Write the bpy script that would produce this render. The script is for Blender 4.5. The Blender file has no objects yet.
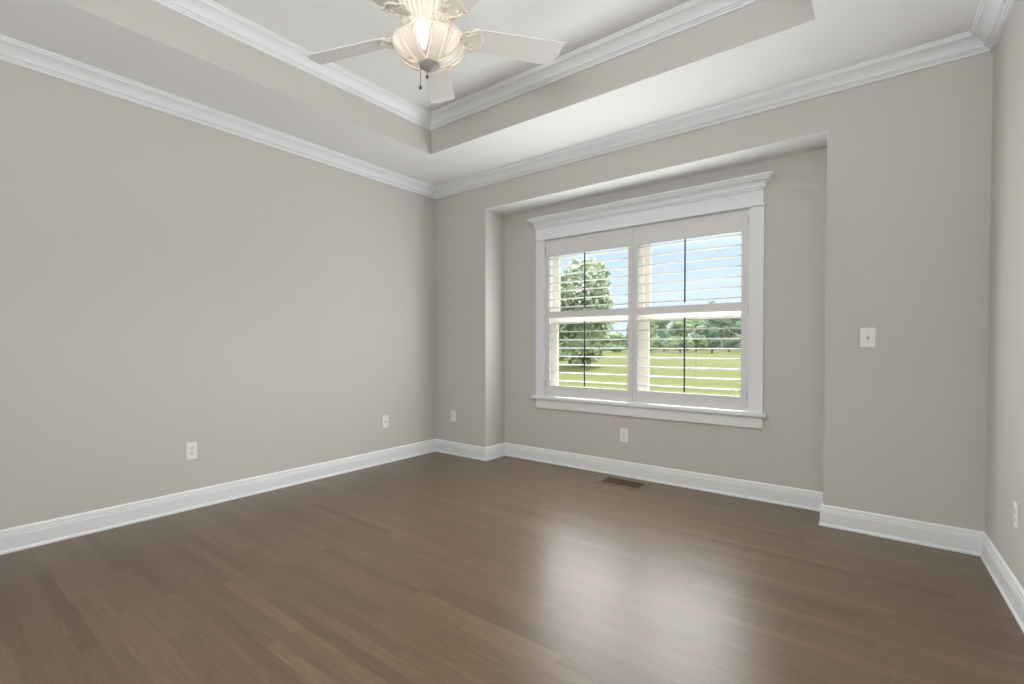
import bpy, bmesh, math, random
from mathutils import Vector, Matrix

C = bpy.context.scene.collection
SC = bpy.context.scene
PI = math.pi
rnd = random.Random(7)

# ------------------------------------------------------------------ camera
YAW, PITCH, ROLL = math.radians(40.12632), math.radians(-1.00555), math.radians(-0.08204)
EYE = 1.22
cam = bpy.data.cameras.new('camera')
cam.sensor_fit = 'HORIZONTAL'
cam.sensor_width = 36.0
cam.lens = 36.0 * 492.806 / 1024.0
cam.shift_x = (512 - 471.322) / 1024.0
cam.shift_y = (353.416 - 342) / 1024.0
cam.clip_start = 0.02
cam.clip_end = 2000
cam_o = bpy.data.objects.new('camera', cam)
C.objects.link(cam_o)
_s, _c = math.sin(YAW), math.cos(YAW)
_F = Vector((-_s * math.cos(PITCH), _c * math.cos(PITCH), math.sin(PITCH)))
_R = Vector((_c, _s, 0))
_U = _R.cross(_F)
_R2 = _R * math.cos(ROLL) + _U * math.sin(ROLL)
_U2 = _U * math.cos(ROLL) - _R * math.sin(ROLL)
cam_o.matrix_world = Matrix(((_R2.x, _U2.x, -_F.x, 0), (_R2.y, _U2.y, -_F.y, 0), (_R2.z, _U2.z, -_F.z, EYE), (0, 0, 0, 1)))
SC.camera = cam_o

# ------------------------------------------------------------------ sky, sun, lights, exposure
SC.view_settings.view_transform = 'Standard'
SC.view_settings.look = 'None'
SC.view_settings.gamma = 1.0
SC.view_settings.use_curve_mapping = False
SC.view_settings.exposure = 0.27
SC.cycles.use_denoising = True
SC.cycles.max_bounces = 12
SC.cycles.diffuse_bounces = 8
SC.cycles.glossy_bounces = 4
SC.cycles.transparent_max_bounces = 12
SC.cycles.sample_clamp_indirect = 6.0

world = bpy.data.worlds.new('sky')
SC.world = world
world.use_nodes = True
wt = world.node_tree
for n in list(wt.nodes):
    wt.nodes.remove(n)
w_out = wt.nodes.new('ShaderNodeOutputWorld')
w_bg = wt.nodes.new('ShaderNodeBackground')
w_tc = wt.nodes.new('ShaderNodeTexCoord')
w_sep = wt.nodes.new('ShaderNodeSeparateXYZ')
w_ramp = wt.nodes.new('ShaderNodeValToRGB')
wt.links.new(w_tc.outputs['Generated'], w_sep.inputs[0])
wt.links.new(w_sep.outputs['Z'], w_ramp.inputs[0])
cr = w_ramp.color_ramp
cr.elements[0].position = 0.0
cr.elements[0].color = (0.80, 0.88, 0.98, 1)
cr.elements[1].position = 1.0
cr.elements[1].color = (1.0, 1.05, 1.15, 1)
for pos, col in ((0.06, (0.72, 0.84, 0.99, 1)), (0.17, (0.55, 0.72, 1.0, 1)), (0.24, (1.3, 1.4, 1.6, 1)),
                 (0.34, (3.2, 3.25, 3.35, 1)), (0.80, (3.4, 3.45, 3.55, 1))):
    e = cr.elements.new(pos)
    e.color = col
w_noise = wt.nodes.new('ShaderNodeTexNoise')
w_noise.inputs['Scale'].default_value = 9.0
w_noise.inputs['Detail'].default_value = 6.0
w_map = wt.nodes.new('ShaderNodeMapping')
w_map.inputs['Scale'].default_value = (1, 1, 4)
wt.links.new(w_tc.outputs['Generated'], w_map.inputs[0])
wt.links.new(w_map.outputs[0], w_noise.inputs['Vector'])
w_cr2 = wt.nodes.new('ShaderNodeMapRange')
w_cr2.inputs['From Min'].default_value = 0.42
w_cr2.inputs['From Max'].default_value = 0.8
w_cr2.inputs['To Max'].default_value = 0.3
wt.links.new(w_noise.outputs[0], w_cr2.inputs['Value'])
w_mix = wt.nodes.new('ShaderNodeMix')
w_mix.data_type = 'RGBA'
w_mix.blend_type = 'LIGHTEN'
wt.links.new(w_cr2.outputs[0], w_mix.inputs[0])
wt.links.new(w_ramp.outputs[0], w_mix.inputs[6])
w_mix.inputs[7].default_value = (0.93, 0.95, 0.99, 1)
wt.links.new(w_mix.outputs[2], w_bg.inputs['Color'])
w_bg.inputs['Strength'].default_value = 1.0
wt.links.new(w_bg.outputs[0], w_out.inputs['Surface'])

sun = bpy.data.lights.new('sun', 'SUN')
sun.energy = 11.0
sun.angle = math.radians(0.15)
sun.color = (1.0, 0.95, 0.86)
sun_o = bpy.data.objects.new('sun', sun)
C.objects.link(sun_o)
sun_o.rotation_euler = Vector((0.16, -1.0, -1.2)).to_track_quat('-Z', 'Y').to_euler()


def area_light(name, loc, aim, sx, sy, watts, col):
    L = bpy.data.lights.new(name, 'AREA')
    L.shape = 'RECTANGLE'
    L.size, L.size_y = sx, sy
    L.energy = watts
    L.color = col
    o = bpy.data.objects.new(name, L)
    C.objects.link(o)
    o.location = loc
    o.rotation_euler = (Vector(aim) - Vector(loc)).to_track_quat('-Z', 'Y').to_euler()
    return o


# daylight coming in at the two window panels
for wx in (-2.235, -1.31):
    area_light('window_daylight', (wx, 4.335, 1.46), (wx, 0, 1.40), 0.83, 1.30, 17.0, (0.96, 0.985, 1.0))
# the fan's bulbs shining down, and two unseen fill lamps added behind the camera
fb = bpy.data.lights.new('fan_bulbs', 'SPOT')
fb.energy = 72.0
fb.spot_size = math.radians(165)
fb.spot_blend = 1.0
fb.shadow_soft_size = 0.0
fb.color = (1.0, 0.96, 0.90)
fb_o = bpy.data.objects.new('fan_bulbs', fb)
C.objects.link(fb_o)
fb_o.location = (-1.768, 1.773, 2.50)
area_light('up_fill', (-0.3, -0.25, 1.9), (-0.3, -0.1, 3.0), 0.5, 0.5, 47.0, (1.0, 1.0, 1.0))  # unseen fill added to brighten the ceiling and its bounce
area_light('front_fill', (-1.6, -0.52, 1.6), (-1.6, 3.0, 1.6), 3.6, 2.0, 9.0, (1.0, 1.0, 1.0))  # unseen soft fill added along the solid front wall

# ------------------------------------------------------------------ dimensions of the room
XL, YB, XR, YF = -3.953, 4.052, 0.443, -0.54
XRF = XR + 0.0333 * (YB - YF)          # the right wall is not quite square to the others
YR = 4.388                             # back of the window recess
RXL, RXR, RZ = -3.219, -0.317, 2.636
ZC = 2.978                             # soffit
ZT = 3.295                             # tray
TX0, TX1, TY0, TY1 = -3.24, -0.313, 0.265, 3.265
WX0, WX1, WZ0, WZ1 = -2.70, -0.834, 0.685, 2.29   # window opening


# ------------------------------------------------------------------ materials
def new_mat(name):
    m = bpy.data.materials.new(name)
    m.use_nodes = True
    nt = m.node_tree
    return m, nt, nt.nodes['Principled BSDF']


def paint(name, col, rough=0.6, bump=0.0, scale=300.0, spec=0.4, var=0.02):
    m, nt, b = new_mat(name)
    b.inputs['Roughness'].default_value = rough
    b.inputs['Specular IOR Level'].default_value = spec
    tc = nt.nodes.new('ShaderNodeTexCoord')
    nz = nt.nodes.new('ShaderNodeTexNoise')
    nz.inputs['Scale'].default_value = 3.0
    nz.inputs['Detail'].default_value = 4.0
    nt.links.new(tc.outputs['Object'], nz.inputs['Vector'])
    mx = nt.nodes.new('ShaderNodeMix')
    mx.data_type = 'RGBA'
    nt.links.new(nz.outputs[0], mx.inputs[0])
    mx.inputs[6].default_value = tuple(c * (1 - var) for c in col) + (1,)
    mx.inputs[7].default_value = tuple(min(1, c * (1 + var)) for c in col) + (1,)
    nt.links.new(mx.outputs[2], b.inputs['Base Color'])
    if bump:
        n2 = nt.nodes.new('ShaderNodeTexNoise')
        n2.inputs['Scale'].default_value = scale
        n2.inputs['Detail'].default_value = 3.0
        nt.links.new(tc.outputs['Object'], n2.inputs['Vector'])
        bp = nt.nodes.new('ShaderNodeBump')
        bp.inputs['Strength'].default_value = bump
        bp.inputs['Distance'].default_value = 0.002
        nt.links.new(n2.outputs[0], bp.inputs['Height'])
        nt.links.new(bp.outputs[0], b.inputs['Normal'])
    return m


def metal(name, col, rough=0.35):
    m, nt, b = new_mat(name)
    b.inputs['Base Color'].default_value = col + (1,)
    b.inputs['Metallic'].default_value = 1.0
    b.inputs['Roughness'].default_value = rough
    return m


def floor_material():
    m, nt, b = new_mat('oak_strip_floor')
    N, L = nt.nodes, nt.links

    def math_(op, a=None, c=None, d=None):
        n = N.new('ShaderNodeMath')
        n.operation = op
        for i, v in enumerate((a, c, d)):
            if v is None:
                continue
            if isinstance(v, (int, float)):
                n.inputs[i].default_value = v
            else:
                L.new(v, n.inputs[i])
        return n.outputs[0]
    tc = N.new('ShaderNodeTexCoord')
    sp = N.new('ShaderNodeSeparateXYZ')
    L.new(tc.outputs['Object'], sp.inputs[0])
    W = 0.0605
    yv = math_('DIVIDE', sp.outputs['Y'], W)
    row = math_('FLOOR', yv)
    fy = math_('FRACT', yv)
    wn = N.new('ShaderNodeTexWhiteNoise')
    wn.noise_dimensions = '1D'
    L.new(row, wn.inputs['W'])
    plen = math_('MULTIPLY_ADD', wn.outputs['Value'], 0.6, 0.65)
    off = math_('MULTIPLY', wn.outputs['Value'], 37.3)
    xv = math_('ADD', math_('DIVIDE', sp.outputs['X'], plen), off)
    idx = math_('FLOOR', xv)
    fx = math_('FRACT', xv)
    cmb = N.new('ShaderNodeCombineXYZ')
    L.new(row, cmb.inputs[0])
    L.new(idx, cmb.inputs[1])
    w2 = N.new('ShaderNodeTexWhiteNoise')
    w2.noise_dimensions = '2D'
    L.new(cmb.outputs[0], w2.inputs['Vector'])
    ramp = N.new('ShaderNodeValToRGB')
    L.new(w2.outputs['Value'], ramp.inputs[0])
    r = ramp.color_ramp
    r.elements[0].position = 0.0
    r.elements[0].color = FLOOR_COLS[0]
    r.elements[1].position = 1.0
    r.elements[1].color = FLOOR_COLS[3]
    for p, c in ((0.12, FLOOR_COLS[1]), (0.75, FLOOR_COLS[2])):
        e = r.elements.new(p)
        e.color = c
    # grain, shifted for every strip
    va = N.new('ShaderNodeVectorMath')
    va.operation = 'MULTIPLY_ADD'
    L.new(w2.outputs['Color'], va.inputs[0])
    va.inputs[1].default_value = (40, 40, 40)
    L.new(tc.outputs['Object'], va.inputs[2])
    mp = N.new('ShaderNodeMapping')
    mp.inputs['Scale'].default_value = (2.2, 45.0, 1.0)
    L.new(va.outputs[0], mp.inputs[0])
    gr = N.new('ShaderNodeTexNoise')
    gr.inputs['Scale'].default_value = 1.6
    gr.inputs['Detail'].default_value = 7.0
    gr.inputs['Distortion'].default_value = 1.4
    L.new(mp.outputs[0], gr.inputs['Vector'])
    gm = N.new('ShaderNodeMapRange')
    gm.inputs['From Min'].default_value = 0.3
    gm.inputs['From Max'].default_value = 0.7
    gm.inputs['To Min'].default_value = 0.80
    gm.inputs['To Max'].default_value = 1.17
    L.new(gr.outputs[0], gm.inputs['Value'])
    # seams
    e1 = math_('LESS_THAN', math_('MINIMUM', fy, math_('SUBTRACT', 1.0, fy)), 0.014)
    e2 = math_('LESS_THAN', math_('MULTIPLY', fx, plen), 0.0022)
    seam = math_('MAXIMUM', e1, e2)
    dark = math_('MULTIPLY_ADD', seam, -0.22, 1.0)
    tot = math_('MULTIPLY', gm.outputs[0], dark)
    mx = N.new('ShaderNodeVectorMath')
    mx.operation = 'SCALE'
    L.new(ramp.outputs[0], mx.inputs[0])
    L.new(tot, mx.inputs['Scale'])
    L.new(mx.outputs[0], b.inputs['Base Color'])
    rr = math_('MULTIPLY_ADD', gr.outputs[0], 0.10, FLOOR_ROUGH - 0.05)
    L.new(rr, b.inputs['Roughness'])
    b.inputs['Specular IOR Level'].default_value = 0.38
    b.inputs['IOR'].default_value = 1.5
    bp = N.new('ShaderNodeBump')
    bp.inputs['Strength'].default_value = 0.12
    bp.inputs['Distance'].default_value = 0.0015
    L.new(math_('ADD', math_('MULTIPLY', seam, -1.0), math_('MULTIPLY', gr.outputs[0], 0.25)), bp.inputs['Height'])
    L.new(bp.outputs[0], b.inputs['Normal'])
    return m


FLOOR_COLS = ((0.114, 0.078, 0.048, 1), (0.132, 0.092, 0.057, 1), (0.142, 0.099, 0.063, 1), (0.163, 0.115, 0.075, 1))
FLOOR_ROUGH = 0.33
M_WALL = paint("greige_wall_paint", (0.60, 0.585, 0.562), 0.75, 0.08, 420, 0.25, 0.006)
M_CEIL = paint('ceiling_paint', (0.835, 0.845, 0.848), 0.8, 0.06, 420, 0.2, 0.006)
M_TRIM = paint('white_trim_paint', (0.845, 0.87, 0.90), 0.38, 0.0, 300, 0.4, 0.01)
M_SHUT = paint('white_shutter_paint', (0.76, 0.76, 0.765), 0.4, 0.0, 300, 0.4, 0.01)
M_VINYL = paint('white_vinyl_sash', (0.80, 0.77, 0.71), 0.4, 0.0, 300, 0.4, 0.01)
M_ROD = paint('dark_bronze_rod', (0.055, 0.055, 0.055), 0.45, 0.0, 300, 0.4, 0.05)
M_PLATE = paint('white_plastic', (0.90, 0.89, 0.87), 0.35, 0.0, 300, 0.5, 0.01)
M_DARK = paint('dark_slot', (0.02, 0.02, 0.02), 0.6)
M_FLOOR = floor_material()
M_VENTW = paint('vent_oak', (0.23, 0.17, 0.115), 0.4, 0.05, 80, 0.4, 0.1)
M_VENTS = paint('vent_brown', (0.075, 0.048, 0.026), 0.5, 0.05, 80, 0.3, 0.1)
M_CREAM = paint('cream_resin', (0.84, 0.79, 0.71), 0.5, 0.15, 120, 0.4, 0.05)
M_BLADE = paint('white_blade', (0.75, 0.74, 0.73), 0.45, 0.0, 100, 0.4, 0.01)
M_CAP = paint('pewter_cap', (0.30, 0.285, 0.285), 0.45, 0.0, 100, 0.5, 0.05)
M_SCREW = metal('steel_screw', (0.6, 0.6, 0.6), 0.4)
M_CHAIN = paint('dark_chain', (0.10, 0.095, 0.085), 0.5, 0.0, 100, 0.3, 0.05)


def glow(name, col, strength):
    m, nt, b = new_mat(name)
    b.inputs['Base Color'].default_value = (0.8, 0.74, 0.64, 1)
    b.inputs['Roughness'].default_value = 0.35
    b.inputs['Emission Color'].default_value = col + (1,)
    b.inputs['Emission Strength'].default_value = strength
    return m


M_LIT = glow('lit_frosted_glass', (1.0, 0.90, 0.78), 7.0)
M_DIM = glow('frosted_glass', (1.0, 0.86, 0.72), 0.22)
M_BOWL = glow('cream_translucent_bowl', (1.0, 0.87, 0.73), 0.08)
M_BOWL.node_tree.nodes['Principled BSDF'].inputs['Base Color'].default_value = (0.82, 0.75, 0.66, 1)


def glass_material():
    m = bpy.data.materials.new('window_glass')
    m.use_nodes = True
    nt = m.node_tree
    for n in list(nt.nodes):
        nt.nodes.remove(n)
    o = nt.nodes.new('ShaderNodeOutputMaterial')
    tr = nt.nodes.new('ShaderNodeBsdfTransparent')
    tr.inputs[0].default_value = (0.97, 0.985, 0.98, 1)
    gl = nt.nodes.new('ShaderNodeBsdfGlossy')
    gl.inputs['Roughness'].default_value = 0.0
    lw = nt.nodes.new('ShaderNodeLayerWeight')
    lw.inputs['Blend'].default_value = 0.5
    pw = nt.nodes.new('ShaderNodeMath')
    pw.operation = 'POWER'
    nt.links.new(lw.outputs['Facing'], pw.inputs[0])
    pw.inputs[1].default_value = 4.0
    fr = nt.nodes.new('ShaderNodeMath')
    fr.operation = 'MULTIPLY_ADD'
    nt.links.new(pw.outputs[0], fr.inputs[0])
    fr.inputs[1].default_value = 0.6
    fr.inputs[2].default_value = 0.03
    mx = nt.nodes.new('ShaderNodeMixShader')
    nt.links.new(fr.outputs[0], mx.inputs[0])
    nt.links.new(tr.outputs[0], mx.inputs[1])
    nt.links.new(gl.outputs[0], mx.inputs[2])
    nt.links.new(mx.outputs[0], o.inputs['Surface'])
    return m


M_GLASS = glass_material()


def two_tone(name, a, b_, scale, rough=0.9, detail=5.0):
    m, nt, b = new_mat(name)
    b.inputs['Roughness'].default_value = rough
    b.inputs['Specular IOR Level'].default_value = 0.1
    tc = nt.nodes.new('ShaderNodeTexCoord')
    nz = nt.nodes.new('ShaderNodeTexNoise')
    nz.inputs['Scale'].default_value = scale
    nz.inputs['Detail'].default_value = detail
    nt.links.new(tc.outputs['Object'], nz.inputs['Vector'])
    mr = nt.nodes.new('ShaderNodeMapRange')
    mr.inputs['From Min'].default_value = 0.35
    mr.inputs['From Max'].default_value = 0.65
    nt.links.new(nz.outputs[0], mr.inputs['Value'])
    mx = nt.nodes.new('ShaderNodeMix')
    mx.data_type = 'RGBA'
    nt.links.new(mr.outputs[0], mx.inputs[0])
    mx.inputs[6].default_value = a + (1,)
    mx.inputs[7].default_value = b_ + (1,)
    nt.links.new(mx.outputs[2], b.inputs['Base Color'])
    return m


M_LAWN = two_tone('mown_lawn', (0.055, 0.068, 0.014), (0.072, 0.084, 0.019), 0.10)
M_LEAF = two_tone('tree_leaves', (0.170, 0.230, 0.130), (0.270, 0.340, 0.190), 0.5)  # leaf greens lightened and greyed, standing in for outdoor haze
M_LEAF2 = two_tone('dark_tree_leaves', (0.150, 0.215, 0.155), (0.200, 0.265, 0.185), 0.12)
M_LEAF3 = two_tone('pale_tree_leaves', (0.230, 0.295, 0.165), (0.310, 0.365, 0.215), 0.12)
M_PALE = two_tone('pale_top_leaves', (0.60, 0.61, 0.55), (0.46, 0.49, 0.41), 0.8)
M_BARK = two_tone('bark', (0.10, 0.075, 0.05), (0.16, 0.12, 0.085), 3.0)


# ------------------------------------------------------------------ mesh helpers
def link(name, bm, mats, parent=None, smooth=False, loc=None):
    me = bpy.data.meshes.new(name)
    bmesh.ops.recalc_face_normals(bm, faces=bm.faces)
    bm.to_mesh(me)
    bm.free()
    if not isinstance(mats, (list, tuple)):
        mats = [mats]
    for m in mats:
        me.materials.append(m)
    if smooth:
        me.shade_smooth()
    o = bpy.data.objects.new(name, me)
    C.objects.link(o)
    if parent is not None:
        o.parent = parent
    if loc is not None:
        o.location = loc
    return o


def thing(name, label, cat, loc=(0, 0, 0), group=None):
    o = bpy.data.objects.new(name, None)
    o.empty_display_size = 0.1
    C.objects.link(o)
    o.location = loc
    o['label'] = label
    o['category'] = cat
    if group:
        o['group'] = group
    return o


def structure(o, label=None, cat=None):
    o['kind'] = 'structure'
    if label:
        o['label'] = label
    if cat:
        o['category'] = cat
    return o


def box(bm, x0, x1, y0, y1, z0, z1, bevel=0.0, mat=0):
    vs = [bm.verts.new((x, y, z)) for z in (z0, z1) for y in (y0, y1) for x in (x0, x1)]
    fs = []
    for q in ((0, 2, 3, 1), (4, 5, 7, 6), (0, 1, 5, 4), (2, 6, 7, 3), (0, 4, 6, 2), (1, 3, 7, 5)):
        f = bm.faces.new([vs[i] for i in q])
        f.material_index = mat
        fs.append(f)
    if bevel:
        es = list({e for f in fs for e in f.edges})
        bmesh.ops.bevel(bm, geom=es, offset=bevel, segments=2, affect='EDGES', profile=0.5)


def quad(bm, pts, mat=0):
    f = bm.faces.new([bm.verts.new(p) for p in pts])
    f.material_index = mat
    return f


def lathe(bm, prof, n=48, mod=None, mat=0):
    """prof: (r, z) pairs; mod(theta, r, z, i) -> radius"""
    rings = []
    for i, (r, z) in enumerate(prof):
        if r < 1e-6:
            rings.append([bm.verts.new((0, 0, z))])
            continue
        ring = []
        for k in range(n):
            t = 2 * PI * k / n
            rr = mod(t, r, z, i) if mod else r
            ring.append(bm.verts.new((rr * math.cos(t), rr * math.sin(t), z)))
        rings.append(ring)
    for a, b in zip(rings, rings[1:]):
        if len(a) == 1 and len(b) == 1:
            continue
        for k in range(n):
            k2 = (k + 1) % n
            if len(a) == 1:
                f = bm.faces.new((a[0], b[k], b[k2]))
            elif len(b) == 1:
                f = bm.faces.new((a[k], a[k2], b[0]))
            else:
                f = bm.faces.new((a[k], a[k2], b[k2], b[k]))
            f.material_index = mat


def tube(bm, pts, r, n=8, closed=False, mat=0):
    pts = [Vector(p) for p in pts]
    m = len(pts)
    rings = []
    for i, p in enumerate(pts):
        if closed:
            d = pts[(i + 1) % m] - pts[i - 1]
        else:
            d = pts[min(i + 1, m - 1)] - pts[max(i - 1, 0)]
        d.normalize()
        up = Vector((0, 0, 1)) if abs(d.z) < 0.9 else Vector((1, 0, 0))
        a = d.cross(up).normalized()
        b = d.cross(a)
        rr = r[i] if isinstance(r, (list, tuple)) else r
        rings.append([bm.verts.new(p + a * (rr * math.cos(2 * PI * k / n)) + b * (rr * math.sin(2 * PI * k / n))) for k in range(n)])
    for i in range(m if closed else m - 1):
        a, b = rings[i], rings[(i + 1) % m]
        for k in range(n):
            bm.faces.new((a[k], a[(k + 1) % n], b[(k + 1) % n], b[k])).material_index = mat
    if not closed:
        bm.faces.new(rings[0])
        bm.faces.new(rings[-1])


def miters(path, closed):
    """offset direction (to the left of the path) at each corner"""
    n = len(path)
    out = []
    for i in range(n):
        p = Vector(path[i])
        a = Vector(path[i - 1]) if (closed or i > 0) else None
        b = Vector(path[(i + 1) % n]) if (closed or i < n - 1) else None
        ns = []
        if a is not None:
            d = (p - a).normalized()
            ns.append(Vector((-d.y, d.x)))
        if b is not None:
            d = (b - p).normalized()
            ns.append(Vector((-d.y, d.x)))
        if len(ns) == 1:
            out.append(ns[0])
        else:
            m = ns[0] + ns[1]
            out.append(m / max(0.2, (1 + ns[0].dot(ns[1]))))
    return out


def mould(bm, path, prof, seg, mit):
    """sweep the closed profile (out, z) along one segment of the path"""
    n = len(path)
    ends = []
    for i in (seg, (seg + 1) % n):
        p, m = Vector(path[i]), mit[i]
        ends.append([bm.verts.new((p.x + m.x * o, p.y + m.y * o, z)) for o, z in prof])
    k = len(prof)
    for j in range(k):
        bm.faces.new((ends[0][j], ends[0][(j + 1) % k], ends[1][(j + 1) % k], ends[1][j]))
    bm.faces.new(ends[0])
    bm.faces.new(ends[1])


# ------------------------------------------------------------------ room shell
T = 0.16
bm = bmesh.new()
box(bm, XL - T, XRF + T, YF - T, YR + 0.2, -0.12, 0)
structure(link('floor', bm, M_FLOOR))

bm = bmesh.new()
box(bm, XL - T, XL, YF - T, YR + 0.2, 0, 3.1)
structure(link('wall_left', bm, M_WALL))

bm = bmesh.new()
vs = [bm.verts.new((x, y, z)) for z in (0, 3.1) for x, y in ((XRF, YF), (XRF + T, YF), (XR + T, YB), (XR, YB))]
for q in ((0, 1, 2, 3), (4, 5, 6, 7), (0, 1, 5, 4), (1, 2, 6, 5), (2, 3, 7, 6), (3, 0, 4, 7)):
    bm.faces.new([vs[i] for i in q])
structure(link('wall_right', bm, M_WALL))

bm = bmesh.new()
box(bm, XL, XRF + T, YF - T, YF, 0, 3.1)
structure(link('wall_front', bm, M_WALL))

bm = bmesh.new()
YO = YR + 0.2
box(bm, XL, RXL, YB, YO, 0, 3.1)                 # narrow stub by the left corner
box(bm, RXR, XR + T, YB, YO, 0, 3.1)             # pier on the right
box(bm, RXL, RXR, YB, YO, RZ + 0.004, 3.1)       # header over the recess
box(bm, RXL, RXR, YB, YR, RZ, RZ + 0.004, 0, 1)   # white soffit of the recess
J = 0.02
box(bm, RXL, WX0 - J, YR, YO, 0, RZ)
box(bm, WX1 + J, RXR, YR, YO, 0, RZ)
box(bm, WX0 - J, WX1 + J, YR, YO, 0, WZ0 - J)
box(bm, WX0 - J, WX1 + J, YR, YO, WZ1 + J, RZ)
structure(link('wall_back', bm, [M_WALL, M_CEIL]))

bm = bmesh.new()
ex0, ex1, ey0, ey1 = XL - T, XRF + T, YF - T, YO
quad(bm, [(ex0, ey0, ZC), (ex1, ey0, ZC), (ex1, TY0, ZC), (ex0, TY0, ZC)])
quad(bm, [(ex0, TY1, ZC), (ex1, TY1, ZC), (ex1, ey1, ZC), (ex0, ey1, ZC)])
quad(bm, [(ex0, TY0, ZC), (TX0, TY0, ZC), (TX0, TY1, ZC), (ex0, TY1, ZC)])
quad(bm, [(TX1, TY0, ZC), (ex1, TY0, ZC), (ex1, TY1, ZC), (TX1, TY1, ZC)])
tc_ = [(TX0, TY0), (TX1, TY0), (TX1, TY1), (TX0, TY1)]
for i in range(4):
    a, b = tc_[i], tc_[(i + 1) % 4]
    quad(bm, [a + (ZC,), b + (ZC,), b + (ZT,), a + (ZT,)], 1)
quad(bm, [p + (ZT,) for p in tc_])
quad(bm, [(ex0, ey0, ZT + 0.15), (ex1, ey0, ZT + 0.15), (ex1, ey1, ZT + 0.15), (ex0, ey1, ZT + 0.15)])
ox = [(ex0, ey0), (ex1, ey0), (ex1, ey1), (ex0, ey1)]
for i in range(4):
    a, b = ox[i], ox[(i + 1) % 4]
    quad(bm, [a + (ZC,), b + (ZC,), b + (ZT + 0.15,), a + (ZT + 0.15,)])
bmesh.ops.remove_doubles(bm, verts=bm.verts, dist=1e-5)
structure(link('ceiling', bm, [M_CEIL, M_WALL]))

# baseboards
BASE = [(0, 0), (0.022, 0), (0.022, 0.010), (0.0165, 0.020), (0.0165, 0.096), (0.0145, 0.101), (0.0145, 0.112),
        (0.011, 0.116), (0.0115, 0.126), (0.008, 0.136), (0, 0.141)]
room = [(XL, YF), (XRF, YF), (XR, YB), (RXR, YB), (RXR, YR), (RXL, YR), (RXL, YB), (XL, YB)]
mit = miters(room, True)
for nm, segs in (('baseboard_front', (0,)), ('baseboard_right', (1,)), ('baseboard_back', (2, 3, 4, 5, 6)), ('baseboard_left', (7,))):
    bm = bmesh.new()
    for s in segs:
        mould(bm, room, BASE, s, mit)
    structure(link(nm, bm, M_TRIM))

# crown mouldings under the soffit and at the top of the tray
CROWN = [(0, 0), (0.108, 0), (0.108, -0.010), (0.100, -0.012), (0.097, -0.020), (0.101, -0.024), (0.092, -0.030), (0.085, -0.030), (0.070, -0.038),
         (0.056, -0.050), (0.046, -0.063), (0.040, -0.074), (0.040, -0.079), (0.030, -0.079), (0.024, -0.083), (0.024, -0.088), (0.014, -0.088),
         (0.014, -0.102), (0, -0.102)]
crown_path = [(XL, YF), (XRF, YF), (XR, YB), (XL, YB)]
tray_path = [(TX0, TY0), (TX1, TY0), (TX1, TY1), (TX0, TY1)]
k = 1
for path, z0 in ((crown_path, ZC), (tray_path, ZT)):
    mt = miters(path, True)
    for s in range(4):
        bm = bmesh.new()
        mould(bm, path, [(o, z0 + z) for o, z in CROWN], s, mt)
        structure(link('trim_%d' % k, bm, M_TRIM))
        k += 1

# ------------------------------------------------------------------ window: casing, header, stool, sashes, glass
win = thing('window_1', 'white twin double-hung window with crowned header in the wall recess', 'window', (0, 0, 0))
win['kind'] = 'structure'
YC = YR - 0.02
bm = bmesh.new()
box(bm, -2.802, WX0, YC, YR, WZ0, 2.292, 0.002)
link('window_casing', bm, M_TRIM, win)
bm = bmesh.new()
box(bm, WX1, -0.731, YC, YR, WZ0, 2.292, 0.002)
link('window_casing', bm, M_TRIM, win)
bm = bmesh.new()
box(bm, -2.826, -0.722, YC - 0.014, YR, 2.292, 2.304, 0.003)
link('header_bead', bm, M_TRIM, win)
bm = bmesh.new()
box(bm, -2.802, -0.738, YC - 0.002, YR, 2.304, 2.445)
link('header_frieze', bm, M_TRIM, win)
bm = bmesh.new()
HC = [(0, 2.414), (0.009, 2.414), (0.012, 2.419), (0.009, 2.424), (0.003, 2.426), (0.003, 2.432), (0.014, 2.434), (0.016, 2.440), (0.012, 2.446),
      (0.014, 2.456), (0.022, 2.468), (0.034, 2.477), (0.046, 2.482), (0.046, 2.488), (0.053, 2.492), (0.057, 2.499), (0.052, 2.504), (0.065, 2.508), (0.065, 2.522), (0, 2.522)]
cap = [(-0.738, YR), (-0.738, YC - 0.002), (-2.802, YC - 0.002), (-2.802, YR)]
cap = cap[::-1]
cm = miters(cap, False)
cm = [Vector((-v.x, -v.y)) for v in cm]
for s in range(3):
    mould(bm, cap, HC, s, cm)
link('header_crown', bm, M_TRIM, win)
bm = bmesh.new()
box(bm, -2.842, -0.703, YC - 0.030, YR + 0.02, 0.658, 0.685, 0.004)
link('window_stool', bm, M_TRIM, win)
bm = bmesh.new()
box(bm, -2.802, -0.731, YC, YR, 0.563, 0.658, 0.003)
link('window_apron', bm, M_TRIM, win)
bm = bmesh.new()
box(bm, WX0 - J, WX0, YR, YO, WZ0 - J, WZ1 + J)
box(bm, WX1, WX1 + J, YR, YO, WZ0 - J, WZ1 + J)
box(bm, WX0, WX1, YR + 0.02, YO, WZ0 - J, WZ0)
box(bm, WX0, WX1, YR, YO, WZ1, WZ1 + J)
link('window_jamb', bm, M_TRIM, win)
YW = YR + 0.115
bm = bmesh.new()
box(bm, -1.822, -1.720, YW, YW + 0.06, WZ0, WZ1)
link('window_mullion', bm, M_VINYL, win)
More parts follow.
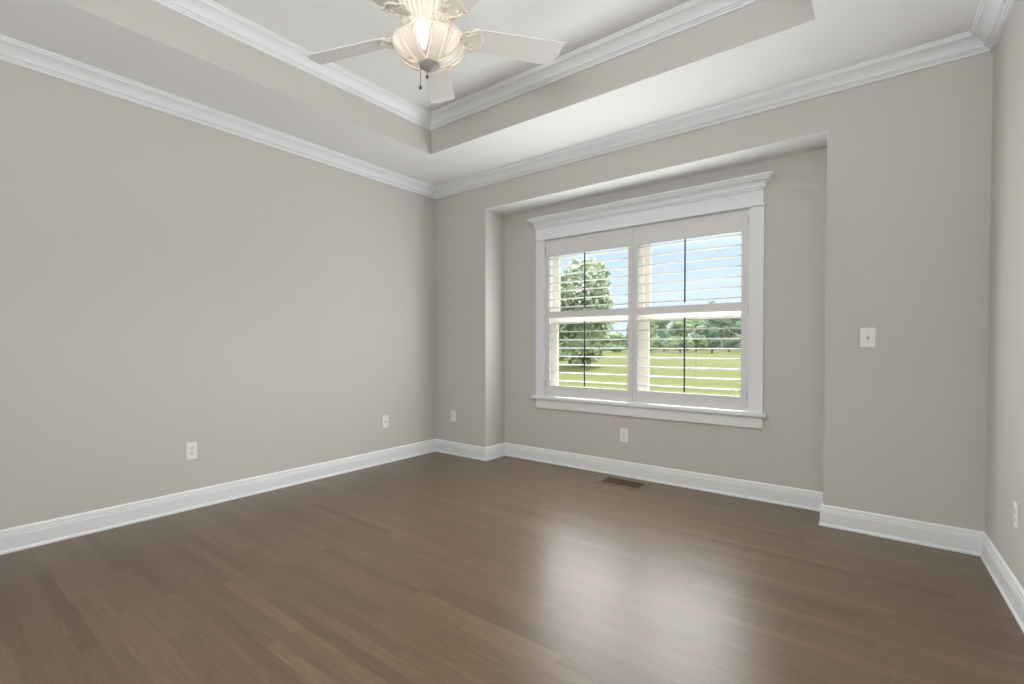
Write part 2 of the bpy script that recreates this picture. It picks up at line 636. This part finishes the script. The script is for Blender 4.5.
for x0, x1 in ((-2.700, -1.822), (-1.720, -0.834)):
    for z0, z1, dy, rail_b, rail_t in ((0.685, 1.495, 0.0, 0.075, 0.04), (1.435, 2.290, 0.031, 0.045, 0.06)):
        bm = bmesh.new()
        if x0 > -2:
            sl, sr = 0.050, 0.060
        else:
            sl, sr = 0.078, 0.020
        ya, yb = YW + dy, YW + dy + 0.028
        box(bm, x0, x0 + sl, ya, yb, z0, z1)
        box(bm, x1 - sr, x1, ya, yb, z0, z1)
        box(bm, x0 + sl, x1 - sr, ya, yb, z0, z0 + rail_b)
        box(bm, x0 + sl, x1 - sr, ya, yb, z1 - rail_t, z1)
        sash = link('window_sash', bm, M_VINYL, win)
        bm = bmesh.new()
        box(bm, x0 + sl - 0.005, x1 - sr + 0.005, ya + 0.012, ya + 0.016, z0 + rail_b - 0.005, z1 - rail_t + 0.005)
        link('window_pane', bm, M_GLASS, sash)

# ------------------------------------------------------------------ plantation shutters
LW, LT = 0.089, 0.011


def louver_mesh(length):
    """a slat with an oval section, its right-hand end notched a little at both corners"""
    bm = bmesh.new()
    n = 28
    prof = []
    for i in range(n):
        t = 2 * PI * i / n
        prof.append((math.cos(t) * LW / 2, math.sin(t) * LT / 2))
    ends = []
    for side in (0, 1):
        x = length if side else 0.0
        ring = []
        for y, z in prof:
            xx = x
            if side and y > 0.022:
                xx -= 0.010
            elif side and y < -0.028:
                xx -= 0.005
            ring.append(bm.verts.new((xx, y, z)))
        ends.append(ring)
    for i in range(n):
        bm.faces.new((ends[0][i], ends[0][(i + 1) % n], ends[1][(i + 1) % n], ends[1][i]))
    bm.faces.new(ends[0])
    bm.faces.new(ends[1])
    me = bpy.data.meshes.new('louver')
    bmesh.ops.recalc_face_normals(bm, faces=bm.faces)
    bm.to_mesh(me)
    bm.free()
    me.materials.append(M_SHUT)
    return me


def shutter(px0, px1, ox0, ox1, hinge_right, label):
    z0, z1 = 0.690, 2.286
    y0, y1 = YR, YR + 0.030
    t = thing('plantation_shutter', label, 'shutter', ((px0 + px1) / 2, YR + 0.015, z0), 'plantation shutters in the window')
    lx, ly, lz = t.location
    def bx(x0, x1, za, zb, nm):
        bm = bmesh.new()
        box(bm, x0 - lx, x1 - lx, y0 - ly, y1 - ly, za - lz, zb - lz, 0.0015)
        return link(nm, bm, M_SHUT, t)
    bx(px0, ox0, z0, z1, 'stile')
    bx(ox1, px1, z0, z1, 'stile')
    bx(ox0, ox1, z0, 0.801, 'bottom_rail')
    bx(ox0, ox1, 1.488, 1.556, 'middle_rail')
    bx(ox0, ox1, 2.121, z1, 'top_rail')
    me = louver_mesh(ox1 - ox0 - 0.002)
    for za, n in ((0.852, 8), (1.597, 7)):
        for i in range(n):
            o = bpy.data.objects.new('louver', me)
            C.objects.link(o)
            o.parent = t
            o.location = (ox0 + 0.001 - lx, 0.0, za + 0.083 * i - lz)
    rx = (ox0 + ox1) / 2
    for za, zb in ((0.815, 1.446), (1.574, 2.108)):
        bm = bmesh.new()
        box(bm, rx - 0.0055 - lx, rx + 0.0055 - lx, y0 - 0.042 - ly, y0 - 0.030 - ly, za - lz, zb - lz, 0.002)
        rod = link('tilt_rod', bm, M_ROD, t)
        rod['label'] = 'dark tilt rod'
    hx = px1 - 0.001 if hinge_right else px0 + 0.001
    for zz in (0.82, 1.49, 2.19):
        bm = bmesh.new()
        tube(bm, [(hx - lx, y0 - 0.004 - ly, zz - 0.035 - lz), (hx - lx, y0 - 0.004 - ly, zz + 0.035 - lz)], 0.004, 8)
        link('hinge', bm, M_SCREW, t)


shutter(-2.698, -1.7735, -2.652, -1.818, False, 'white louvered plantation shutter at the window, left of the pair, with the large tree behind')
shutter(-1.7715, -0.838, -1.728, -0.889, True, 'white louvered plantation shutter at the window, right of the pair, with the open lawn behind')


# ------------------------------------------------------------------ wall plates
def plate_root(name, label, cat, loc, normal, group=None):
    t = thing(name, label, cat, loc, group)
    # local +Y points out of the wall
    t.rotation_euler = (0, 0, math.atan2(normal[1], normal[0]) - PI / 2)
    return t


def plate_body(t, w, h):
    bm = bmesh.new()
    box(bm, -w / 2, w / 2, 0.0, 0.006, -h / 2, h / 2, 0.002)
    link('cover_plate', bm, M_PLATE, t)


def disc(bm, x, y, z, r, d=0.002, n=16, sq=1.0):
    a = [bm.verts.new((x + r * math.cos(2 * PI * k / n), y, z + r * sq * math.sin(2 * PI * k / n))) for k in range(n)]
    b = [bm.verts.new((v.co.x, y + d, v.co.z)) for v in a]
    for k in range(n):
        bm.faces.new((a[k], a[(k + 1) % n], b[(k + 1) % n], b[k]))
    bm.faces.new(b)
    bm.faces.new(a)


def duplex(label, loc, normal, w=0.075, h=0.128):
    t = plate_root('wall_outlet', label, 'outlet', loc, normal, 'wall outlets')
    plate_body(t, w, h)
    for s in (-1, 1):
        zc = s * 0.0205
        bm = bmesh.new()
        disc(bm, 0, 0.005, zc, 0.0165, 0.003, 20, 0.86)
        r = link('receptacle', bm, M_PLATE, t)
        bm = bmesh.new()
        box(bm, -0.0085, -0.0055, 0.0075, 0.0086, zc - 0.001, zc + 0.009)
        box(bm, 0.0055, 0.0085, 0.0075, 0.0086, zc - 0.001, zc + 0.008)
        disc(bm, 0, 0.0075, zc - 0.008, 0.0032, 0.0011, 10)
        link('slots', bm, M_DARK, r)
    bm = bmesh.new()
    disc(bm, 0, 0.005, 0, 0.0032, 0.002, 10)
    link('screw', bm, M_SCREW, t)
    return t


duplex('white duplex outlet low on the long left wall, nearest the camera', (XL, 1.453, 0.433), (1, 0))
duplex('white duplex outlet on the narrow wall between the left corner and the recess', (-3.676, YB, 0.428), (0, -1), 0.072, 0.124)
duplex('white duplex outlet on the recess wall under the window', (-1.851, YR, 0.381), (0, -1), 0.076, 0.124)
ry = 3.34
duplex('white duplex outlet on the right wall, seen almost edge-on', (XR + 0.0333 * (YB - ry), ry, 0.432), (-1, -0.0333), 0.068, 0.112)

t = plate_root('cable_jack', 'white wall plate with one round cable jack on the left wall near the far corner', 'wall plate', (XL, 3.31, 0.428), (1, 0))
plate_body(t, 0.075, 0.128)
bm = bmesh.new()
lathe_pts = [(0.0, 0.0), (0.0075, 0.0), (0.0075, 0.008), (0.0045, 0.008), (0.0045, 0.002), (0, 0.002)]
disc(bm, 0, 0.005, 0, 0.0085, 0.004, 16)
j = link('jack', bm, M_SCREW, t)
bm = bmesh.new()
disc(bm, 0, 0.0088, 0, 0.0055, 0.0012, 12)
link('jack_hole', bm, M_DARK, j)
for s in (-1, 1):
    bm = bmesh.new()
    disc(bm, 0, 0.005, s * 0.042, 0.0032, 0.002, 10)
    link('screw', bm, M_SCREW, t)

t = plate_root('light_switch', 'white toggle light switch on the wall pier right of the window', 'light switch', (-0.0925, YB, 1.262), (0, -1))
plate_body(t, 0.076, 0.126)
bm = bmesh.new()
box(bm, -0.0055, 0.0055, 0.005, 0.0075, -0.012, 0.012)
sl = link('toggle_slot', bm, paint('grey_slot', (0.30, 0.29, 0.28), 0.5), t)
bm = bmesh.new()
v = [bm.verts.new(p) for p in ((-0.004, 0.006, -0.004), (0.004, 0.006, -0.004), (0.004, 0.006, 0.006), (-0.004, 0.006, 0.006),
                               (-0.003, 0.020, 0.006), (0.003, 0.020, 0.006), (0.003, 0.019, 0.011), (-0.003, 0.019, 0.011))]
for q in ((0, 1, 2, 3), (4, 5, 6, 7), (0, 1, 5, 4), (1, 2, 6, 5), (2, 3, 7, 6), (3, 0, 4, 7)):
    bm.faces.new([v[i] for i in q])
link('toggle', bm, M_PLATE, t)
for s in (-1, 1):
    bm = bmesh.new()
    disc(bm, 0, 0.005, s * 0.03, 0.0032, 0.002, 10)
    link('screw', bm, M_SCREW, t)

# ------------------------------------------------------------------ floor vent
t = thing('floor_vent', 'brown wooden floor register let into the floor below the window', 'floor vent', (-1.763, 4.157, 0.0))
w, d = 0.175, 0.098
bm = bmesh.new()
fr = 0.018
box(bm, -w - fr, w + fr, -d - fr, -d, 0.0, 0.006, 0.001)
box(bm, -w - fr, w + fr, d, d + fr, 0.0, 0.006, 0.001)
box(bm, -w - fr, -w, -d, d, 0.0, 0.006, 0.001)
box(bm, w, w + fr, -d, d, 0.0, 0.006, 0.001)
link('vent_frame', bm, M_VENTW, t)
bm = bmesh.new()
box(bm, -w, w, -d, d, 0.0002, 0.0012)
link('damper', bm, M_DARK, t)
bm = bmesh.new()
for i in range(12):
    y = -d + (i + 0.5) * 2 * d / 12
    box(bm, -w, w, y - 0.0055, y + 0.0055, 0.0014, 0.005)
for x in (-w / 3, w / 3):
    box(bm, x - 0.004, x + 0.004, -d, d, 0.0012, 0.0045)
link('grille', bm, M_VENTS, t)

# ------------------------------------------------------------------ ceiling fan with light kit
FX, FY = -1.768, 1.773
fan = thing('ceiling_fan', 'white five-blade ceiling fan with cream ornate light bowl hanging from the tray ceiling', 'ceiling fan', (FX, FY, ZT))


def L(z):
    return z - ZT


bm = bmesh.new()
lathe(bm, [(0, 0), (0.075, 0), (0.078, -0.012), (0.070, -0.035), (0.045, -0.055), (0.02, -0.062), (0, -0.062)], 40)
link('canopy', bm, M_CREAM, fan, True)
bm = bmesh.new()
lathe(bm, [(0, -0.05), (0.013, -0.05), (0.013, L(3.06)), (0, L(3.06))], 20)
link('downrod', bm, M_CREAM, fan, True)


def flute(t, r, z, i):
    if 5 <= i <= 10:
        return r * (1.0 + 0.035 * math.cos(30 * t))
    return r


bm = bmesh.new()
lathe(bm, [(0, L(3.075)), (0.03, L(3.075)), (0.05, L(3.055)), (0.115, L(3.03)), (0.142, L(2.995)), (0.150, L(2.955)), (0.148, L(2.925)),
           (0.142, L(2.90)), (0.130, L(2.87)), (0.116, L(2.84)), (0.104, L(2.815)), (0.098, L(2.81)), (0.098, L(2.795)), (0.07, L(2.79)),
           (0, L(2.79))], 240, flute)
link('motor_housing', bm, M_CREAM, fan, True)
bm = bmesh.new()
lathe(bm, [(0, L(2.795)), (0.078, L(2.795)), (0.082, L(2.785)), (0.074, L(2.778)), (0.072, L(2.752)), (0, L(2.75))], 48)
link('switch_housing', bm, M_CREAM, fan, True)

ZB = 2.786
BASE_ANG = 56.0


def blade_bm():
    bm = bmesh.new()
    r0, r1 = 0.215, 0.708
    w0, w1, ch, cl = 0.064, 0.080, 0.060, 0.026
    out = [(r0, -w0), (r1, -w1), (r1, w1 - ch), (r1 - cl, w1), (r0, w0), (r0 - 0.012, 0)]
    top, bot = [], []
    pit = math.radians(14)
    for x, y in out:
        yy, zz = y * math.cos(pit), -y * math.sin(pit)
        top.append(bm.verts.new((x, yy, zz + 0.0035)))
        bot.append(bm.verts.new((x, yy, zz - 0.0035)))
    bm.faces.new(top)
    bm.faces.new(bot[::-1])
    n = len(out)
    for i in range(n):
        bm.faces.new((top[i], top[(i + 1) % n], bot[(i + 1) % n], bot[i]))
    bmesh.ops.bevel(bm, geom=[e for e in bm.edges if abs(e.verts[0].co.z - e.verts[1].co.z) < 0.02 and e.calc_length() > 0.01 and len(e.link_faces) == 2],
                    offset=0.0012, segments=1, affect='EDGES')
    return bm


def iron_bm():
    """ornate cast blade iron: a fluted shell by the hub, then a scalloped plate with two scrolls under the blade root"""
    bm = bmesh.new()
    pit = math.radians(14)

    def zt(y, k=1.0):
        return -y * math.sin(pit) * k
    # scalloped plate, its outline running from the narrow hub end to the wide blade end
    half = [(0.150, 0.020), (0.165, 0.030), (0.178, 0.046), (0.192, 0.050), (0.204, 0.046), (0.214, 0.056), (0.232, 0.070),
            (0.252, 0.074), (0.262, 0.066), (0.256, 0.052), (0.264, 0.040), (0.276, 0.026), (0.284, 0.010)]
    out = half + [(x, -y) for x, y in half[::-1]]
    n = len(out)
    lay = []
    for sc, dz in ((1.0, -0.0036), (1.0, -0.0095), (0.86, -0.0125), (0.80, -0.0095), (0.30, -0.0095)):
        lay.append([bm.verts.new((0.215 + (x - 0.215) * sc, y * sc, zt(y * sc) + dz)) for x, y in out])
    for a, b in zip(lay, lay[1:]):
        for k in range(n):
            bm.faces.new((a[k], a[(k + 1) % n], b[(k + 1) % n], b[k]))
    bm.faces.new(lay[0])
    bm.faces.new(lay[-1])
    for s in (-1, 1):
        pts = []
        for k in range(16):
            a = k / 15 * 1.75 * PI + 0.5
            rr = 0.021 * (1 - k / 21)
            y = s * (0.030 + rr * math.sin(a))
            pts.append((0.226 + rr * math.cos(a), y, zt(y) - 0.012))
        tube(bm, pts, 0.0048, 6)
        tube(bm, [(0.165, s * 0.018, zt(s * 0.018) - 0.011), (0.200, s * 0.034, zt(s * 0.034) - 0.014), (0.246, s * 0.060, zt(s * 0.06) - 0.012)], [0.005, 0.006, 0.003], 6)
    # fluted shell
    nu, nv = 43, 7
    lo, hi = [], []
    for iv in range(nv):
        v = iv / (nv - 1)
        rl, rh = [], []
        for iu in range(nu):
            u = iu / (nu - 1) * 2 - 1
            a = u * math.radians(64)
            rad = 0.014 + v * 0.056 * (1 - 0.12 * u * u) + (0.003 * math.cos(6 * PI * u) if iv == nv - 1 else 0)
            x, y = 0.104 + rad * math.cos(a), rad * math.sin(a) * 0.86
            rib = 0.004 * math.cos(6 * PI * u) * min(1, 2 * v)
            k = min(1.0, max(0.0, (x - 0.11) / 0.05))
            rl.append(bm.verts.new((x, y, -0.014 - 0.013 * math.sin(PI * (0.25 + 0.6 * v)) + rib + zt(y, k * 0.8))))
            rh.append(bm.verts.new((x, y, -0.004 + zt(y, k * 0.8))))
        lo.append(rl)
        hi.append(rh)
    for iv in range(nv - 1):
        for iu in range(nu - 1):
            bm.faces.new((lo[iv][iu], lo[iv][iu + 1], lo[iv + 1][iu + 1], lo[iv + 1][iu]))
            bm.faces.new((hi[iv][iu], hi[iv + 1][iu], hi[iv + 1][iu + 1], hi[iv][iu + 1]))
        for iu in (0, nu - 1):
            bm.faces.new((lo[iv][iu], lo[iv + 1][iu], hi[iv + 1][iu], hi[iv][iu]))
    for iu in range(nu - 1):
        for iv in (0, nv - 1):
            bm.faces.new((lo[iv][iu], hi[iv][iu], hi[iv][iu + 1], lo[iv][iu + 1]))
    tube(bm, [(0.086, 0, 0.020), (0.104, 0, 0.006), (0.120, 0, -0.012), (0.160, 0, -0.012)], [0.018, 0.017, 0.016, 0.012], 10)
    return bm


blade_me = iron_me = None
for i in range(5):
    ang = math.radians(BASE_ANG + 72 * i)
    if blade_me is None:
        b = link('blade', blade_bm(), M_BLADE, fan)
        ir = link('blade_iron', iron_bm(), M_CREAM, fan, True)
        blade_me, iron_me = b, ir
    else:
        b, ir = blade_me.copy(), iron_me.copy()
        C.objects.link(b)
        C.objects.link(ir)
        b.parent = fan
        ir.parent = fan
    b.location = (0, 0, L(ZB))
    ir.location = (0, 0, L(ZB))
    b.rotation_euler = (0, 0, ang)
    ir.rotation_euler = (0, 0, ang)

# bowl of the light kit: cream petals round oval glass panels
BOWL = [(0.072, 2.758), (0.118, 2.756), (0.148, 2.753), (0.165, 2.744), (0.172, 2.730), (0.171, 2.714), (0.163, 2.696), (0.149, 2.677),
        (0.128, 2.658), (0.102, 2.641), (0.074, 2.629), (0.048, 2.621)]
NP = 6
PA0 = math.radians(-57)


def bowl_at(s):
    """s in 0..1 along the outside of the bowl from widest to bottom"""
    seg = BOWL[3:]
    f = s * (len(seg) - 1)
    i = min(int(f), len(seg) - 2)
    q = f - i
    return seg[i][0] * (1 - q) + seg[i + 1][0] * q, seg[i][1] * (1 - q) + seg[i + 1][1] * q


def lobed(t, r, z, i):
    if i >= 3:
        return r * (1 + 0.035 * math.cos(NP * (t - PA0)))
    return r


bm = bmesh.new()
lathe(bm, [(0, L(2.761))] + [(r, L(z)) for r, z in BOWL] + [(0, L(2.619))], 144, lambda t, r, z, i: lobed(t, r, z, i - 1))
link('light_bowl', bm, M_BOWL, fan, True)


def petal_point(pa, u, s, lift):
    r, z = bowl_at(s)
    t = pa + u
    r *= 1 + 0.035 * math.cos(NP * u)
    # outward lift along the surface normal
    r2, z2 = bowl_at(min(1, s + 0.01))
    r1, z1 = bowl_at(max(0, s - 0.01))
    n = Vector((-(z2 - z1), (r2 - r1)))
    n.normalize()
    if n.x < 0:
        n = -n
    r += n.x * lift
    z += n.y * lift
    return Vector((r * math.cos(t), r * math.sin(t), L(z)))


for k in range(NP):
    pa = PA0 + k * 2 * PI / NP
    bm = bmesh.new()
    hu, s0, hs = math.radians(9.8), 0.44, 0.29
    cen = bm.verts.new(petal_point(pa, 0, s0, 0.010))
    prev = None
    nr, na = 5, 28
    for ir_ in range(1, nr + 1):
        q = ir_ / nr
        ring = [bm.verts.new(petal_point(pa, q * hu * math.sin(2 * PI * a / na) * (1.0 if s0 else 1), s0 + q * hs * math.cos(2 * PI * a / na), 0.010 - 0.007 * q * q)) for a in range(na)]
        for a in range(na):
            if prev is None:
                bm.faces.new((cen, ring[a], ring[(a + 1) % na]))
            else:
                bm.faces.new((prev[a], prev[(a + 1) % na], ring[(a + 1) % na], ring[a]))
        prev = ring
    g = link('glass_panel', bm, M_LIT if k == 0 else M_DIM, fan, True)
    if k == 0:
        g['label'] = 'brightly lit glass panel'
    for sc in (1.12, 1.75):
        bm = bmesh.new()
        pts = [petal_point(pa, sc * hu * math.sin(2 * PI * a / 32), min(1, max(0, s0 + sc * hs * math.cos(2 * PI * a / 32))), 0.003) for a in range(32)]
        tube(bm, pts, 0.0042 if sc < 1.2 else 0.0060, 6, True)
        link('panel_rim', bm, M_BOWL, g, True)

bm = bmesh.new()
lathe(bm, [(0, L(2.627)), (0.048, L(2.627)), (0.051, L(2.621)), (0.045, L(2.612)), (0.029, L(2.603)), (0.013, L(2.598)), (0.009, L(2.591)), (0, L(2.589))], 40)
link('finial_cap', bm, M_CAP, fan, True)['label'] = 'grey metal finial cap'
for dx, dy, zb in ((-0.038, -0.024, 2.515), (-0.022, 0.008, 2.575)):
    bm = bmesh.new()
    tube(bm, [(dx, dy, L(2.612)), (dx, dy, L(zb))], 0.0016, 6)
    ch = link('pull_chain', bm, M_CHAIN, fan)
    bm = bmesh.new()
    lathe(bm, [(0, 0.010), (0.003, 0.008), (0.007, 0.001), (0.0075, -0.004), (0.005, -0.009), (0, -0.011)], 14)
    link('pull_knob', bm, M_ROD, ch, True, (dx, dy, L(zb)))

# ------------------------------------------------------------------ outdoors
GZ = -0.6
bm = bmesh.new()
n = 24
quad(bm, [(-900, YO, GZ), (400, YO, GZ), (400, 900, GZ), (-900, 900, GZ)])
structure(link('lawn', bm, M_LAWN))


def view_point(u, dist):
    """point on the ground in the direction seen at picture column u, at that depth from the window"""
    d = _F + _R2 * ((u - 471.322) / 492.806)
    d.z = 0
    d.normalize()
    return Vector((d.x * dist, d.y * dist, GZ))


def leaf_cloud(bm, clumps, per, size, R):
    for cx, cy, cz, rx, ry_, rz_ in clumps:
        for _ in range(per):
            a, b = R.uniform(0, 2 * PI), math.acos(R.uniform(-1, 1))
            q = R.uniform(0.55, 1.0) ** 0.5
            p = Vector((cx + rx * q * math.sin(b) * math.cos(a), cy + ry_ * q * math.sin(b) * math.sin(a), cz + rz_ * q * math.cos(b)))
            s = size * R.uniform(0.6, 1.3)
            u = Vector((R.gauss(0, 1), R.gauss(0, 1), R.gauss(0, 1))).normalized()
            w_ = u.orthogonal().normalized()
            bm.faces.new([bm.verts.new(p + u * s), bm.verts.new(p + w_ * s * 0.6), bm.verts.new(p - u * s), bm.verts.new(p - w_ * s * 0.6)])


def core(bm, clumps, k=0.8, R=rnd):
    for cx, cy, cz, rx, ry_, rz_ in clumps:
        r = bmesh.ops.create_icosphere(bm, subdivisions=2, radius=1.0)
        for v in r['verts']:
            j = R.uniform(0.8, 1.1) * k
            v.co = Vector((cx + v.co.x * rx * j, cy + v.co.y * ry_ * j, cz + v.co.z * rz_ * j))


def tree(u, dist, h, wid, label, leaf, seed, trunk=0.22, clumps=9, per=160, pale_top=False, group='trees beyond the lawn', cz=None):
    R = random.Random(seed)
    p = view_point(u, dist)
    t = thing('tree', label, 'tree', p, group)
    cl = []
    for i in range(clumps):
        a = R.uniform(0, 2 * PI)
        q = R.uniform(0.0, 0.62) * wid / 2
        z = h * R.uniform(trunk + 0.16, 0.84)
        taper = 1.0 - 0.55 * max(0, (z / h - 0.5)) / 0.5
        rr = wid * R.uniform(0.20, 0.30)
        cl.append((q * math.cos(a) * taper, q * math.sin(a) * taper, z, rr, rr, min(rr * 0.9, h * 0.2)))
    cl.append((0, 0, h * 0.80, wid * 0.22, wid * 0.22, h * 0.18))
    bm = bmesh.new()
    core(bm, cl, 0.78, R)
    leaf_cloud(bm, cl, per, wid * 0.035, R)
    link('foliage', bm, leaf, t)
    if pale_top:
        bm = bmesh.new()
        leaf_cloud(bm, [c[:3] + (c[3] * 1.05, c[4] * 1.05, c[5] * 1.05) for c in cl if c[2] > h * 0.42], int(per * 1.7), wid * 0.026, R)  # paler leaf cards over the higher clumps
        link('pale_top_leaves', bm, M_PALE, t)
    bm = bmesh.new()
    tube(bm, [(0, 0, -0.1), (0.05, 0, h * 0.15), (-0.03, 0.05, h * 0.4), (0.05, 0, h * 0.7)], [h * 0.022, h * 0.017, h * 0.013, h * 0.006], 8)
    link('trunk', bm, M_BARK, t)
    return t


tree(583, 42, 8.9, 7.2, 'large pale-topped tree on the lawn behind the left shutter', M_LEAF, 3, trunk=0.03, clumps=16, per=230, pale_top=True)
tree(560, 60, 4.2, 5.5, 'low rounded green tree beside the large tree, at the left edge of the window', M_LEAF3, 5, trunk=0.02, clumps=8)
LINE_LOOK = {0: 'green', 1: 'dark green', 2: 'light green'}
line = [(648, 120, 9.0, 6.2, 2), (680, 120, 9.2, 6.4, 0), (712, 118, 12.0, 6.6, 1), (745, 118, 11.8, 6.8, 1), (778, 120, 12.5, 6.6, 0), (616, 122, 5.0, 6.0, 0),
        (632, 142, 8.0, 7.4, 1), (664, 142, 10.5, 7.6, 1), (696, 140, 10.8, 7.6, 2), (729, 140, 12.8, 7.8, 1), (762, 140, 13.0, 7.8, 1),
        (600, 165, 7.0, 9.0, 0), (648, 165, 12.0, 8.6, 1), (681, 165, 12.0, 8.8, 0), (713, 165, 14.0, 9.0, 1), (746, 163, 14.5, 9.0, 0), (779, 165, 14.0, 9.0, 1), (568, 165, 9.0, 9.0, 1)]
for i, (u, d_, h, w_, k) in enumerate(line):
    tree(u, d_, h, w_, 'green tree in the distant tree line at the far edge of the lawn', (M_LEAF, M_LEAF2, M_LEAF3)[k], 40 + i, trunk=0.0, clumps=10, per=70, group='distant tree line')
R = random.Random(5)
bm = bmesh.new()
a_, b_ = view_point(540, 190), view_point(800, 190)
cl = []
for i in range(60):
    q = a_.lerp(b_, i / 59) - a_
    cl.append((q.x, q.y + R.uniform(-1, 1), R.uniform(0.6, 1.6), 2.2, 2.0, R.uniform(1.2, 2.0)))
core(bm, cl, 0.85, R)
leaf_cloud(bm, cl, 60, 0.35, R)
hd = link('hedge', bm, M_LEAF2, None, False, a_)
hd['label'] = 'long low hedge behind the distant trees across the lawn'
hd['category'] = 'hedge'
